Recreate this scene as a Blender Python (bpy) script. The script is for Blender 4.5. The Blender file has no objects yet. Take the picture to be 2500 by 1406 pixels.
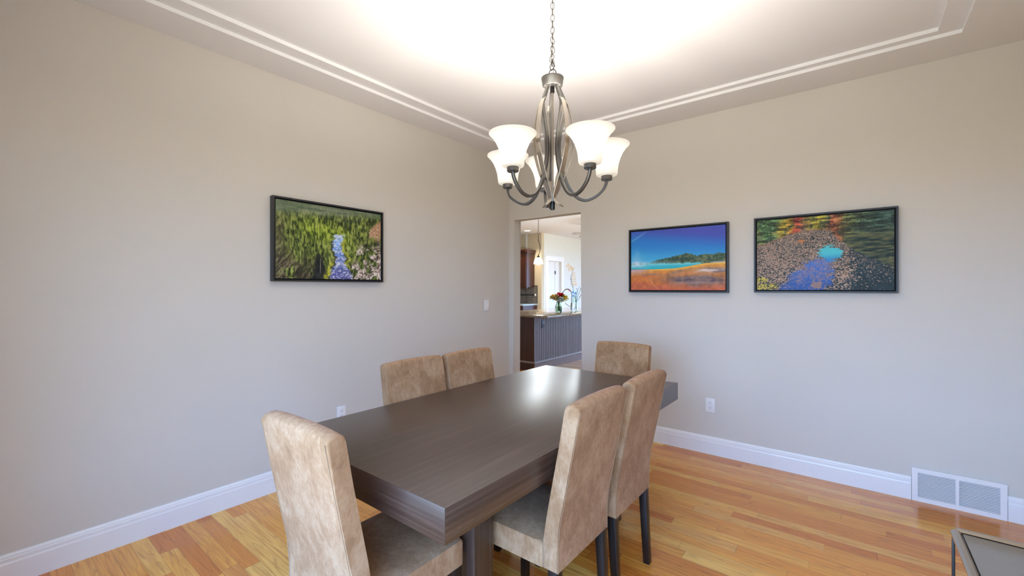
import bpy, bmesh, math, random
import numpy as np
from mathutils import Vector, Matrix
PI = math.pi
random.seed(7)
S = bpy.context.scene
COL = S.collection
R = math.radians

# ------------------------------------------------------------------ tagging
def tag(o, label=None, cat=None, group=None, kind=None):
    if label: o['label'] = label
    if cat: o['category'] = cat
    if group: o['group'] = group
    if kind: o['kind'] = kind
    return o

def thing(name, label, cat, loc=(0, 0, 0), rz=0, group=None):
    o = bpy.data.objects.new(name, None)
    o.empty_display_size = .1
    COL.objects.link(o)
    o.location = loc
    o.rotation_euler = (0, 0, rz)
    return tag(o, label, cat, group)

def obj(name, bm, mat, parent=None, smooth=True, angle=40):
    bmesh.ops.recalc_face_normals(bm, faces=bm.faces)
    me = bpy.data.meshes.new(name)
    if smooth:
        lim = R(angle)
        for e in bm.edges:
            if len(e.link_faces) == 2 and e.calc_face_angle(0) > lim:
                e.smooth = False
        for f in bm.faces:
            f.smooth = True
    bm.to_mesh(me); bm.free()
    o = bpy.data.objects.new(name, me)
    COL.objects.link(o)
    for m in (mat if isinstance(mat, (list, tuple)) else [mat]):
        me.materials.append(m)
    if parent: o.parent = parent
    return o

def struct(name, bm, mat, parent=None, smooth=True):
    o = obj(name, bm, mat, parent, smooth)
    if not parent: o['kind'] = 'structure'
    return o

def copy_tree(o, parent=None):
    c = o.copy(); COL.objects.link(c); c.parent = parent
    for ch in list(o.children): copy_tree(ch, c)
    return c

# ------------------------------------------------------------------ geometry
def new(): return bmesh.new()

def box(bm, x0, x1, y0, y1, z0, z1, bev=0, seg=2, mat=0):
    v = [bm.verts.new((x, y, z)) for x in (x0, x1) for y in (y0, y1) for z in (z0, z1)]
    idx = [(0, 1, 3, 2), (4, 6, 7, 5), (0, 4, 5, 1), (2, 3, 7, 6), (0, 2, 6, 4), (1, 5, 7, 3)]
    fs = [bm.faces.new([v[i] for i in q]) for q in idx]
    for f in fs: f.material_index = mat
    if bev:
        es = list({e for f in fs for e in f.edges})
        bmesh.ops.bevel(bm, geom=es, offset=bev, segments=seg, profile=.5, affect='EDGES')
    return bm

def prism(bm, pts, h, axis='x', off=0.0, bev=0, seg=2):
    """polygon pts (a,b) extruded along axis from off to off+h"""
    def P(a, b, c):
        return {'x': (c, a, b), 'y': (a, c, b), 'z': (a, b, c)}[axis]
    A = [bm.verts.new(P(a, b, off)) for a, b in pts]
    B = [bm.verts.new(P(a, b, off + h)) for a, b in pts]
    fs = [bm.faces.new(A), bm.faces.new(B)]
    n = len(pts)
    for i in range(n):
        fs.append(bm.faces.new((A[i], A[(i + 1) % n], B[(i + 1) % n], B[i])))
    if bev:
        es = list({e for f in fs for e in f.edges})
        bmesh.ops.bevel(bm, geom=es, offset=bev, segments=seg, profile=.5, affect='EDGES')
    return bm

def lathe(bm, prof, n=32, c=(0, 0, 0), cap=True, closed=False):
    rings = []
    for r, z in prof:
        if r < 1e-6:
            rings.append([bm.verts.new((c[0], c[1], c[2] + z))])
        else:
            rings.append([bm.verts.new((c[0] + r * math.cos(2 * PI * i / n), c[1] + r * math.sin(2 * PI * i / n), c[2] + z)) for i in range(n)])
    seq = list(zip(rings[:-1], rings[1:]))
    if closed: seq.append((rings[-1], rings[0]))
    for a, b in seq:
        for i in range(n):
            j = (i + 1) % n
            if len(a) == 1 and len(b) == 1: continue
            if len(a) == 1: bm.faces.new((a[0], b[i], b[j]))
            elif len(b) == 1: bm.faces.new((a[i], a[j], b[0]))
            else: bm.faces.new((a[i], a[j], b[j], b[i]))
    if cap and not closed:
        for rg in (rings[0], rings[-1]):
            if len(rg) > 1: bm.faces.new(rg)
    return bm

def catmull(pts, n=8):
    P = [Vector(p) for p in pts]
    out = []
    for i in range(len(P) - 1):
        p0 = P[max(i - 1, 0)]; p1 = P[i]; p2 = P[i + 1]; p3 = P[min(i + 2, len(P) - 1)]
        for k in range(n):
            t = k / n
            out.append(.5 * ((2 * p1) + (p2 - p0) * t + (2 * p0 - 5 * p1 + 4 * p2 - p3) * t * t + (3 * p1 - p0 - 3 * p2 + p3) * t ** 3))
    out.append(P[-1])
    return out

def sweep(bm, path, section, side=None, closed=False):
    """sweep closed 2D section [(a,b)] (a along side vector, b along normal) on path"""
    n = len(path)
    rings = []
    up = None
    for i, p in enumerate(path):
        if closed: t = path[(i + 1) % n] - path[(i - 1) % n]
        else: t = path[min(i + 1, n - 1)] - path[max(i - 1, 0)]
        t = t.normalized()
        if side is not None:
            s = Vector(side); s = (s - t * s.dot(t)).normalized()
        else:
            if up is None:
                up = Vector((0, 0, 1)) if abs(t.z) < .9 else Vector((1, 0, 0))
            s = t.cross(up)
            if s.length < 1e-4: s = t.orthogonal()
            s.normalize(); up = s.cross(t).normalized()
        b = t.cross(s).normalized()
        sec = section(i / (n - 1)) if callable(section) else section
        rings.append([bm.verts.new(p + s * a + b * c) for a, c in sec])
    m = len(rings[0])
    rng = range(n) if closed else range(n - 1)
    for i in rng:
        A, B = rings[i], rings[(i + 1) % n]
        for k in range(m):
            bm.faces.new((A[k], A[(k + 1) % m], B[(k + 1) % m], B[k]))
    if not closed:
        bm.faces.new(rings[0]); bm.faces.new(rings[-1])
    return bm

def circ(r, n=10): return [(r * math.cos(2 * PI * i / n), r * math.sin(2 * PI * i / n)) for i in range(n)]
def rect(w, h, ch=0):
    w /= 2; h /= 2
    if ch: return [(-w + ch, -h), (w - ch, -h), (w, -h + ch), (w, h - ch), (w - ch, h), (-w + ch, h), (-w, h - ch), (-w, -h + ch)]
    return [(-w, -h), (w, -h), (w, h), (-w, h)]

def tube(bm, pts, r, n=10, smooth=8, closed=False):
    P = catmull(pts, smooth) if smooth else [Vector(p) for p in pts]
    return sweep(bm, P, circ(r, n), closed=closed)

# ------------------------------------------------------------------ materials
def srgb(r, g, b):
    f = lambda c: (c / 255 / 12.92) if c / 255 <= .04045 else ((c / 255 + .055) / 1.055) ** 2.4
    return (f(r), f(g), f(b), 1)

class NT:
    def __init__(s, name):
        s.m = bpy.data.materials.new(name); s.m.use_nodes = True
        s.t = s.m.node_tree; s.n = s.t.nodes; s.l = s.t.links
        s.b = s.n['Principled BSDF']
    def add(s, ty, **kw):
        n = s.n.new(ty)
        for k, v in kw.items(): setattr(n, k, v)
        return n
    def val(s, sock, v):
        if hasattr(v, 'is_output'): s.l.new(v, sock)
        else: sock.default_value = v
    def math(s, op, a, b=0, c=None):
        n = s.add('ShaderNodeMath', operation=op)
        s.val(n.inputs[0], a); s.val(n.inputs[1], b)
        if c is not None: s.val(n.inputs[2], c)
        return n.outputs[0]
    def mix(s, f, a, b, bt='MIX'):
        n = s.add('ShaderNodeMix', data_type='RGBA', blend_type=bt)
        s.val(n.inputs['Factor'], f); s.val(n.inputs[6], a); s.val(n.inputs[7], b)
        return n.outputs[2]
    def ramp(s, f, stops, interp='LINEAR'):
        n = s.add('ShaderNodeValToRGB'); n.color_ramp.interpolation = interp
        e = n.color_ramp.elements
        e[0].position, e[0].color = stops[0]; e[1].position, e[1].color = stops[-1]
        for p, c in stops[1:-1]:
            k = e.new(p); k.color = c
        s.val(n.inputs[0], f); return n.outputs[0]
    def coords(s, scale=(1, 1, 1), rot=(0, 0, 0), kind='Object', loc=(0, 0, 0)):
        tc = s.add('ShaderNodeTexCoord'); mp = s.add('ShaderNodeMapping')
        s.l.new(tc.outputs[kind], mp.inputs[0])
        mp.inputs['Scale'].default_value = scale; mp.inputs['Rotation'].default_value = rot
        mp.inputs['Location'].default_value = loc
        return mp.outputs[0]
    def noise(s, vec, scale=5, detail=4, rough=.5, dist=0, out='Fac'):
        n = s.add('ShaderNodeTexNoise')
        s.l.new(vec, n.inputs['Vector'])
        n.inputs['Scale'].default_value = scale; n.inputs['Detail'].default_value = detail
        n.inputs['Roughness'].default_value = rough; n.inputs['Distortion'].default_value = dist
        return n.outputs[out]
    def bump(s, h, strength=.1, dist=.01):
        n = s.add('ShaderNodeBump'); n.inputs['Strength'].default_value = strength
        n.inputs['Distance'].default_value = dist
        s.l.new(h, n.inputs['Height']); s.l.new(n.outputs[0], s.b.inputs['Normal'])
    def set(s, **kw):
        for k, v in kw.items(): s.val(s.b.inputs[k.replace('_', ' ')], v)
        return s.m

def plain(name, c, rough=.5, metal=0, spec=.5, var=.04, scale=8, bump=0, **kw):
    t = NT(name)
    v = t.noise(t.coords(), scale, 3)
    c2 = tuple(min(1, x * (1 + var)) for x in c[:3]) + (1,)
    c1 = tuple(x * (1 - var) for x in c[:3]) + (1,)
    t.set(Base_Color=t.ramp(v, [(.3, c1), (.7, c2)]), Roughness=rough, Metallic=metal, Specular_IOR_Level=spec, **kw)
    if bump: t.bump(t.noise(t.coords(), 220, 2), bump, .002)
    return t.m

M = {}
M['wall'] = plain('greige_wall_paint', srgb(213, 207, 197), .55, spec=.35, var=.012, scale=1.5, bump=.04)
M['ceil'] = plain('white_ceiling_paint', srgb(230, 228, 228), .8, spec=.2, var=.008, scale=1.5, bump=.04)
M['trim'] = plain('white_semi_gloss_trim', srgb(238, 237, 236), .3, var=.008)
M['plastic'] = plain('white_plastic', srgb(236, 234, 232), .35, var=.01)
M['slot'] = plain('dark_slot', srgb(60, 56, 54), .6)
M['kwall'] = plain('kitchen_beige_paint', srgb(205, 190, 160), .6, var=.012, bump=.03)
M['kpale'] = plain('kitchen_pale_paint', srgb(222, 222, 216), .6, var=.012, bump=.03)
M['frame'] = plain('black_frame_wood', srgb(38, 40, 42), .42, var=.1, scale=30)
M['liner'] = plain('black_frame_liner', srgb(9, 9, 10), .7)
M['leg'] = plain('espresso_leg', srgb(30, 22, 20), .35, var=.15, scale=30)
M['black'] = plain('black_enamel', srgb(14, 13, 13), .35)
M['nickel'] = plain('brushed_bronze_nickel', srgb(186, 178, 166), .3, metal=1, var=.06, scale=40)
M['dknickel'] = plain('dark_pewter_metal', srgb(112, 110, 106), .38, metal=.9, var=.06, scale=40)
M['bronze'] = plain('dark_bronze_chain', srgb(74, 68, 58), .5, metal=.3, var=.1, scale=60)
M['chrome'] = plain('dark_chrome', srgb(186, 180, 174), .16, metal=1, var=.02)
M['steel'] = plain('brushed_steel', srgb(170, 168, 164), .28, metal=1, var=.03)
M['greyglass'] = plain('grey_smoked_glass', srgb(128, 124, 115), .2, spec=.5, var=.02)

# hardwood strip floor, strips run along X
def floor_mat():
    t = NT('oak_strip_floor')
    tc = t.add('ShaderNodeTexCoord'); sp = t.add('ShaderNodeSeparateXYZ')
    t.l.new(tc.outputs['Object'], sp.inputs[0])
    W = .0725; Lp = .95
    x, y = sp.outputs[0], sp.outputs[1]
    ry = t.math('DIVIDE', y, W); row = t.math('FLOOR', ry); fy = t.math('FRACT', ry)
    wn = t.add('ShaderNodeTexWhiteNoise', noise_dimensions='1D'); t.l.new(row, wn.inputs['W'])
    px = t.math('ADD', t.math('DIVIDE', x, Lp), t.math('MULTIPLY', wn.outputs[0], 7.3))
    # vary plank lengths inside the row
    px = t.math('ADD', px, t.math('MULTIPLY', t.math('SINE', t.math('MULTIPLY', px, 2.1)), .32))
    cx = t.math('FLOOR', px); fx = t.math('FRACT', px)
    cmb = t.add('ShaderNodeCombineXYZ'); t.l.new(row, cmb.inputs[0]); t.l.new(cx, cmb.inputs[1])
    w2 = t.add('ShaderNodeTexWhiteNoise', noise_dimensions='3D'); t.l.new(cmb.outputs[0], w2.inputs['Vector'])
    rnd = w2.outputs['Value']
    base = t.ramp(rnd, [(0, srgb(204, 120, 44)), (.16, srgb(218, 140, 54)), (.4, srgb(230, 156, 62)), (.7, srgb(236, 170, 72)), (.9, srgb(246, 200, 106)), (1, srgb(210, 130, 54))])
    # grain, offset for every plank
    off = t.math('MULTIPLY', rnd, 37.0)
    g = t.add('ShaderNodeCombineXYZ')
    t.l.new(t.math('ADD', t.math('MULTIPLY', x, 1.6), off), g.inputs[0])
    t.l.new(t.math('ADD', t.math('MULTIPLY', y, 26), off), g.inputs[1])
    n1 = t.noise(g.outputs[0], 2.2, 6, .62, .4)
    g2 = t.add('ShaderNodeCombineXYZ')
    t.l.new(t.math('ADD', t.math('MULTIPLY', x, .9), off), g2.inputs[0])
    t.l.new(t.math('ADD', t.math('MULTIPLY', y, 9), off), g2.inputs[1])
    n2 = t.noise(g2.outputs[0], 1.3, 2, .5, .2)
    rings = t.math('FRACT', t.math('MULTIPLY', n2, 9.0))
    ringm = t.ramp(rings, [(0, (0, 0, 0, 1)), (.1, (1, 1, 1, 1)), (.22, (0, 0, 0, 1)), (1, (0, 0, 0, 1))])
    col = t.mix(t.ramp(n1, [(.38, (.0, .0, .0, 1)), (.75, (.6, .6, .6, 1))]), base, srgb(178, 98, 34), 'MIX')
    col = t.mix(t.math('MULTIPLY', ringm, .33), col, srgb(118, 62, 26))
    # seams
    ey = t.math('MINIMUM', fy, t.math('SUBTRACT', 1.0, fy))
    ex = t.math('MINIMUM', fx, t.math('SUBTRACT', 1.0, fx))
    seam = t.math('MAXIMUM', t.math('LESS_THAN', ey, .011), t.math('LESS_THAN', ex, .0014))
    col = t.mix(t.math('MULTIPLY', seam, .5), col, srgb(92, 50, 24))
    t.set(Base_Color=col, Roughness=t.math('MULTIPLY_ADD', n1, .12, .17), Specular_IOR_Level=.5, Coat_Weight=.2, Coat_Roughness=.1)
    t.bump(t.math('SUBTRACT', t.math('MULTIPLY', n1, .15), seam), .05, .002)
    return t.m
M['floor'] = floor_mat()

def wood(name, c0, c1, c2, axis='y', rough=.3, coat=.3, fine=60):
    t = NT(name)
    s = {'x': (1.2, fine, fine), 'y': (fine, 1.2, fine), 'z': (fine, fine, 1.2)}[axis]
    n1 = t.noise(t.coords(s), 1, 6, .65, .3)
    s2 = tuple(k * .22 for k in s)
    n2 = t.noise(t.coords(s2), 1, 3, .5, .6)
    col = t.ramp(n1, [(.3, c0), (.55, c1), (.75, c2)])
    col = t.mix(t.math('MULTIPLY', n2, .35), col, c0)
    t.set(Base_Color=col, Roughness=t.math('MULTIPLY_ADD', n1, .14, rough - .05), Coat_Weight=coat, Coat_Roughness=.42)
    t.bump(n1, .08, .002)
    return t.m
TW = (srgb(48, 32, 24), srgb(70, 50, 39), srgb(110, 86, 71))
M['table'] = wood('espresso_oak_veneer', *TW, 'y', .36, .7, 115)
M['table_end'] = wood('espresso_oak_end_edge', *TW, 'x', .36, .5, 115)
M['table_leg'] = wood('espresso_oak_pedestal', *TW, 'z', .36, .5, 115)
M['cherry'] = wood('dark_cherry_cabinet', srgb(52, 22, 14), srgb(72, 33, 20), srgb(92, 46, 28), 'z', .35, .2, 30)
M['bead'] = wood('brown_beadboard', srgb(92, 72, 62), srgb(108, 86, 74), srgb(128, 104, 90), 'z', .4, .4, 30)
M['kickwood'] = wood('brown_base_moulding', srgb(96, 66, 50), srgb(112, 80, 62), srgb(132, 98, 76), 'y', .4, .2, 30)

def suede(name):
    t = NT(name)
    v = t.coords()
    a = t.noise(v, 5, 5, .6, .8)
    b = t.noise(t.coords((1, 1, .45)), 26, 4, .6, 1.2)
    d = t.noise(t.coords((1, 1, .6)), 85, 4, .65, .6)
    f = t.math('ADD', t.math('ADD', t.math('MULTIPLY', a, .5), t.math('MULTIPLY', b, .28)), t.math('MULTIPLY', d, .22))
    col = t.ramp(f, [(.36, srgb(134, 101, 70)), (.48, srgb(160, 122, 87)), (.6, srgb(180, 147, 113))])
    t.set(Base_Color=col, Roughness=.9, Specular_IOR_Level=.15, Sheen_Weight=.1, Sheen_Roughness=.45, Sheen_Tint=srgb(235, 235, 240))
    t.bump(t.math('ADD', b, t.noise(v, 400, 2)), .1, .002)
    return t.m
M['suede'] = suede('tan_microsuede')
M['seam'] = plain('tan_seam_thread', srgb(150, 122, 94), .9, spec=.1)

def shade_mat(name, strength=0.0, warm=(1, .93, .82, 1)):
    t = NT(name)
    tr = t.add('ShaderNodeBsdfTranslucent'); tr.inputs[0].default_value = (.42, .41, .39, 1)
    df = t.add('ShaderNodeBsdfDiffuse'); df.inputs[0].default_value = (.72, .71, .69, 1)
    mx = t.add('ShaderNodeMixShader'); mx.inputs[0].default_value = .45
    t.l.new(df.outputs[0], mx.inputs[1]); t.l.new(tr.outputs[0], mx.inputs[2])
    gl = t.add('ShaderNodeBsdfGlossy'); gl.inputs['Roughness'].default_value = .3
    m2 = t.add('ShaderNodeMixShader'); m2.inputs[0].default_value = .04
    t.l.new(mx.outputs[0], m2.inputs[1]); t.l.new(gl.outputs[0], m2.inputs[2])
    out = m2.outputs[0]
    if strength:
        em = t.add('ShaderNodeEmission'); em.inputs[0].default_value = warm; em.inputs[1].default_value = strength
        ad = t.add('ShaderNodeAddShader'); t.l.new(out, ad.inputs[0]); t.l.new(em.outputs[0], ad.inputs[1]); out = ad.outputs[0]
    t.l.new(out, t.n['Material Output'].inputs[0])
    return t.m
M['shade'] = shade_mat('lit_frosted_glass_shade', .12)

def emis(name, c, s):
    t = NT(name)
    t.set(Base_Color=(0.8, .8, .8, 1), Emission_Color=c, Emission_Strength=s)
    return t.m
M['lamp'] = emis('lamp_glow', (1, .93, .82, 1), 6)
M['bulb'] = emis('bulb_glow', (1, .9, .75, 1), 8)

def glass(name, c=(1, 1, 1, 1), ior=1.45, tr=.85):
    t = NT(name)
    t.set(Base_Color=c, Roughness=.03, Transmission_Weight=tr, IOR=ior)
    return t.m
M['glass'] = glass('green_vase_glass', srgb(214, 228, 212), 1.2, 1)
M['clear'] = glass('clear_vase_glass', srgb(235, 244, 240), 1.2, 1)

def granite():
    t = NT('tan_granite')
    v = t.coords()
    a = t.noise(v, 60, 4, .7); b = t.noise(v, 14, 3)
    col = t.ramp(a, [(.35, srgb(78, 62, 48)), (.5, srgb(150, 130, 104)), (.66, srgb(196, 180, 152))])
    col = t.mix(t.math('MULTIPLY', b, .4), col, srgb(120, 98, 76))
    t.set(Base_Color=col, Roughness=.12, Specular_IOR_Level=.6)
    return t.m
M['granite'] = granite()

def tiles():
    t = NT('grey_brick_tile')
    br = t.add('ShaderNodeTexBrick')
    t.l.new(t.coords((1, 1, 1), (R(90), 0, 0)), br.inputs['Vector'])
    br.inputs['Color1'].default_value = srgb(128, 118, 108); br.inputs['Color2'].default_value = srgb(112, 103, 95)
    br.inputs['Mortar'].default_value = srgb(84, 78, 72); br.inputs['Scale'].default_value = 1
    br.inputs['Brick Width'].default_value = .15; br.inputs['Row Height'].default_value = .075; br.inputs['Mortar Size'].default_value = .003
    t.set(Base_Color=br.outputs[0], Roughness=.35)
    return t.m
M['tile'] = tiles()
M['counter_light'] = plain('pale_blue_grey_counter', srgb(160, 176, 178), .25)
M['green'] = plain('leaf_green', srgb(120, 160, 66), .6, var=.3, scale=60)
M['stem'] = plain('stem_green', srgb(60, 96, 44), .6)
M['red'] = plain('red_petal', srgb(206, 28, 28), .6, var=.2, scale=60)
M['yellow'] = plain('yellow_petal', srgb(246, 212, 62), .6, var=.12, scale=60)
M['peach'] = plain('peach_petal', srgb(248, 204, 130), .6, var=.1, scale=60)
M['whitep'] = plain('white_petal', srgb(236, 232, 220), .6)
M['twig'] = plain('grey_green_twig', srgb(96, 104, 76), .7)
M['decal'] = plain('tan_wall_decal', srgb(226, 200, 164), .8)
M['paper'] = plain('pale_paper', srgb(206, 226, 236), .8)
M['blue'] = plain('blue_paint', srgb(86, 120, 190), .8)
M['pink'] = plain('pink_paint', srgb(226, 110, 150), .8)
M['doorpaint'] = plain('white_door_paint', srgb(226, 222, 216), .4, var=.01)
M['darkgap'] = plain('door_gap_dark', srgb(58, 50, 46), .8)

# ------------------------------------------------------------------ artworks, coloured point by point
rng = np.random.default_rng(5)
def vnoise(u, v, fu, fv, seed):
    g = np.random.default_rng(seed).random((int(fv) + 3, int(fu) + 3))
    x = u * fu; y = v * fv
    i = np.floor(x).astype(int); j = np.floor(y).astype(int)
    fx = x - i; fy = y - j
    i = i % (g.shape[1] - 1); j = j % (g.shape[0] - 1)
    fx = fx * fx * (3 - 2 * fx); fy = fy * fy * (3 - 2 * fy)
    return (g[j, i] * (1 - fx) + g[j, i + 1] * fx) * (1 - fy) + (g[j + 1, i] * (1 - fx) + g[j + 1, i + 1] * fx) * fy
def fbm(u, v, fu, fv, seed, o=4):
    s = 0; a = 1; t = 0
    for k in range(o):
        s = s + a * vnoise(u, v, fu * 2 ** k, fv * 2 ** k, seed + k); t += a; a *= .55
    return s / t
def sm(a, b, x):
    t = np.clip((x - a) / (b - a), 0, 1); return t * t * (3 - 2 * t)
def C3(*c): return np.array(c, float) / 255
def lerp(a, b, f): return a * (1 - f[..., None]) + b * f[..., None]

def streaks(u, v, seed, fu=85, fv=16, slant=0.0, p=1.5):
    a = vnoise(u + slant * v, v, fu, fv, seed); b = vnoise(u + slant * v, v, fu * 1.9, fv * 1.7, seed + 1); c = vnoise(u, v, fu * 3.3, fv * 3.5, seed + 2)
    s = .5 * a + .32 * b + .18 * c
    return np.clip((s - .5) * 2.6 + .5, 0, 1)
def tri(*k):
    """piecewise colour ramp: list of (pos, rgb)"""
    def f(x): return np.stack([np.interp(x, [p for p, _ in k], [c[i] for _, c in k]) for i in range(3)], -1) / 255
    return f

def art_forest(u, v):
    st = streaks(u, v, 11, 80, 18); st2 = streaks(u, v, 211, 60, 14, .5); big = fbm(u, v, 6, 5, 12, 4); mid = fbm(u, v, 16, 10, 14, 4); fine = fbm(u, v, 110, 80, 13, 2)
    warp = (mid - .5) * .16
    green = tri((0, (38, 44, 26)), (.35, (82, 96, 42)), (.7, (132, 142, 66)), (1, (170, 176, 100)))
    c = green(np.clip(st * .8 + (big - .5) * .7 + .08, 0, 1))
    # bright sunlit band of trees
    m = np.exp(-((v - .34 - .22 * (u - .3) - warp) / .15) ** 2) * sm(.1, .32, u) * sm(.85, .55, u)
    c = lerp(c, tri((0, (58, 74, 24)), (.5, (128, 150, 40)), (1, (176, 192, 72)))(np.clip(st + .1, 0, 1)), m * .8)
    # bare greyish trunks and brown slope on the left
    d = sm(.5, .95, v + (.25 - u) * .55 + warp * 1.6) * sm(.52, .3, u)
    slope = tri((0, (40, 36, 30)), (.5, (92, 80, 62)), (.8, (140, 128, 104)), (1, (206, 196, 176)))(np.clip(st2 * .75 + (mid - .5) * .8, 0, 1))
    slope = lerp(slope, green(np.clip(st * .9, 0, 1)), sm(.5, .58, mid))
    c = lerp(c, slope, d * .9)
    lt = sm(.12, .0, u); c = lerp(c, tri((0, (70, 62, 50)), (1, (150, 140, 104)))(st2), lt * .6 * sm(.1, .3, v))
    # rocky cliff on the right
    cl = sm(.60, .70, u + (v - 1) * .20 + warp * 1.2) * sm(.36, .56, v + warp * 1.6 + (u - .8) * .3)
    rk = .45 * fbm(u + v * .4, v, 40, 26, 18, 3) + .55 * fbm(u, v, 95, 60, 19, 2)
    rock = tri((.3, (58, 50, 42)), (.46, (150, 132, 116)), (.56, (206, 190, 178)), (.7, (232, 222, 212)))(rk)
    rock = lerp(rock, green(np.clip(st * .7, 0, 1)), sm(.5, .56, fbm(u, v, 14, 9, 15, 4)))
    c = lerp(c, rock, cl)
    # dark firs across the right middle
    f2 = sm(.66, .74, u + warp) * np.exp(-((v - .38) / .12) ** 2); c = lerp(c, green(np.clip(st * .75, 0, 1)), f2 * .9)
    # hazy distance
    hz = tri((.3, (86, 104, 84)), (.7, (138, 146, 122)))(fbm(u, v, 8, 30, 16, 4))
    c = lerp(c, hz, sm(.2, .06, v + (u - .4) * .10 + warp * .4) * .85)
    rg = sm(.015, .0, np.abs(v - .17 - .05 * np.sin(u * 5) - warp * .3)) * sm(.5, .6, u) * sm(.85, .75, u); c = lerp(c, C3(70, 84, 74), rg * .8)
    # tan bluff top right
    e = (u - .86) / .14 + 1e-9
    bl = sm(-.02, .02, v - (.30 - .2 * np.clip(e, 0, 1) ** .7)) * sm(.42, .34, v + (st - .5) * .1) * sm(.855, .88, u + (fine - .5) * .03)
    c = lerp(c, tri((.3, (160, 116, 88)), (.7, (208, 170, 140)))(fine), bl * .95)
    # black shaded gully
    tl = np.interp(v, [.64, .75, .88, 1.0], [.355, .33, .32, .295]); tr = np.interp(v, [.64, .75, .88, 1.0], [.365, .40, .43, .46])
    g = sm(-.006, .008, u - tl + (st - .5) * .03) * sm(.006, -.008, u - tr + (fine - .5) * .02) * sm(.64, .68, v)
    c = lerp(c, C3(34, 36, 36) + .08 * (st[..., None] - .5), g * .95)
    c = lerp(c, C3(176, 168, 156), sm(.004, .001, np.abs(u - .378 + (v - .8) * .02)) * sm(.7, .74, v) * sm(.95, .9, v) * .8)
    # river with pale rapids and mossy banks
    ks = np.array([.37, .42, .52, .6, .7, .78, .86, 1.0]); cx = np.array([.565, .55, .53, .535, .575, .565, .575, .57]); hw = np.array([.045, .043, .042, .045, .05, .045, .085, .115])
    xc = np.interp(v, ks, cx) + (vnoise(u * 0, v, 1, 30, 22) - .5) * .03; w = np.interp(v, ks, hw) + (fine - .5) * .03
    lb = sm(.075, .03, xc - u - w + (mid - .5) * .06) * sm(-.01, .01, xc - u - w) * sm(.72, .78, v)
    rb_ = sm(.055, .025, u - xc - w + (mid - .5) * .05) * sm(-.01, .01, u - xc - w) * sm(.42, .46, v) * sm(.9, .8, v)
    moss = tri((0, (110, 104, 36)), (.5, (176, 176, 52)), (1, (206, 200, 96)))(np.clip(st * .6 + fine * .5, 0, 1))
    c = lerp(c, moss, np.clip(lb + rb_, 0, 1) * .9)
    riv = sm(.010, -.006, np.abs(u - xc) - w) * sm(.36, .385, v)
    rc = tri((.36, (176, 204, 230)), (.55, (122, 160, 216)), (.72, (108, 128, 190)), (1, (92, 90, 146)))(v)
    rc = rc * (.8 + .4 * fbm(u, v, 60, 60, 23, 2))[..., None]
    foam = sm(.52, .66, fbm(u, v, 60, 70, 17, 2)) * .75 + np.exp(-((v - .78) / .03) ** 2) * .5 + np.exp(-((v - .61) / .012) ** 2) * .5 + np.exp(-((v - .40) / .02) ** 2) * .5
    c = lerp(c, lerp(rc, C3(226, 226, 236), np.clip(foam, 0, .9)), riv)
    ed = sm(.02, .004, np.abs(np.abs(u - xc) - w - .006)) * sm(.38, .5, v) * sm(.55, .42, mid); c = lerp(c, C3(44, 50, 40), ed * .7)
    return c

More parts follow.
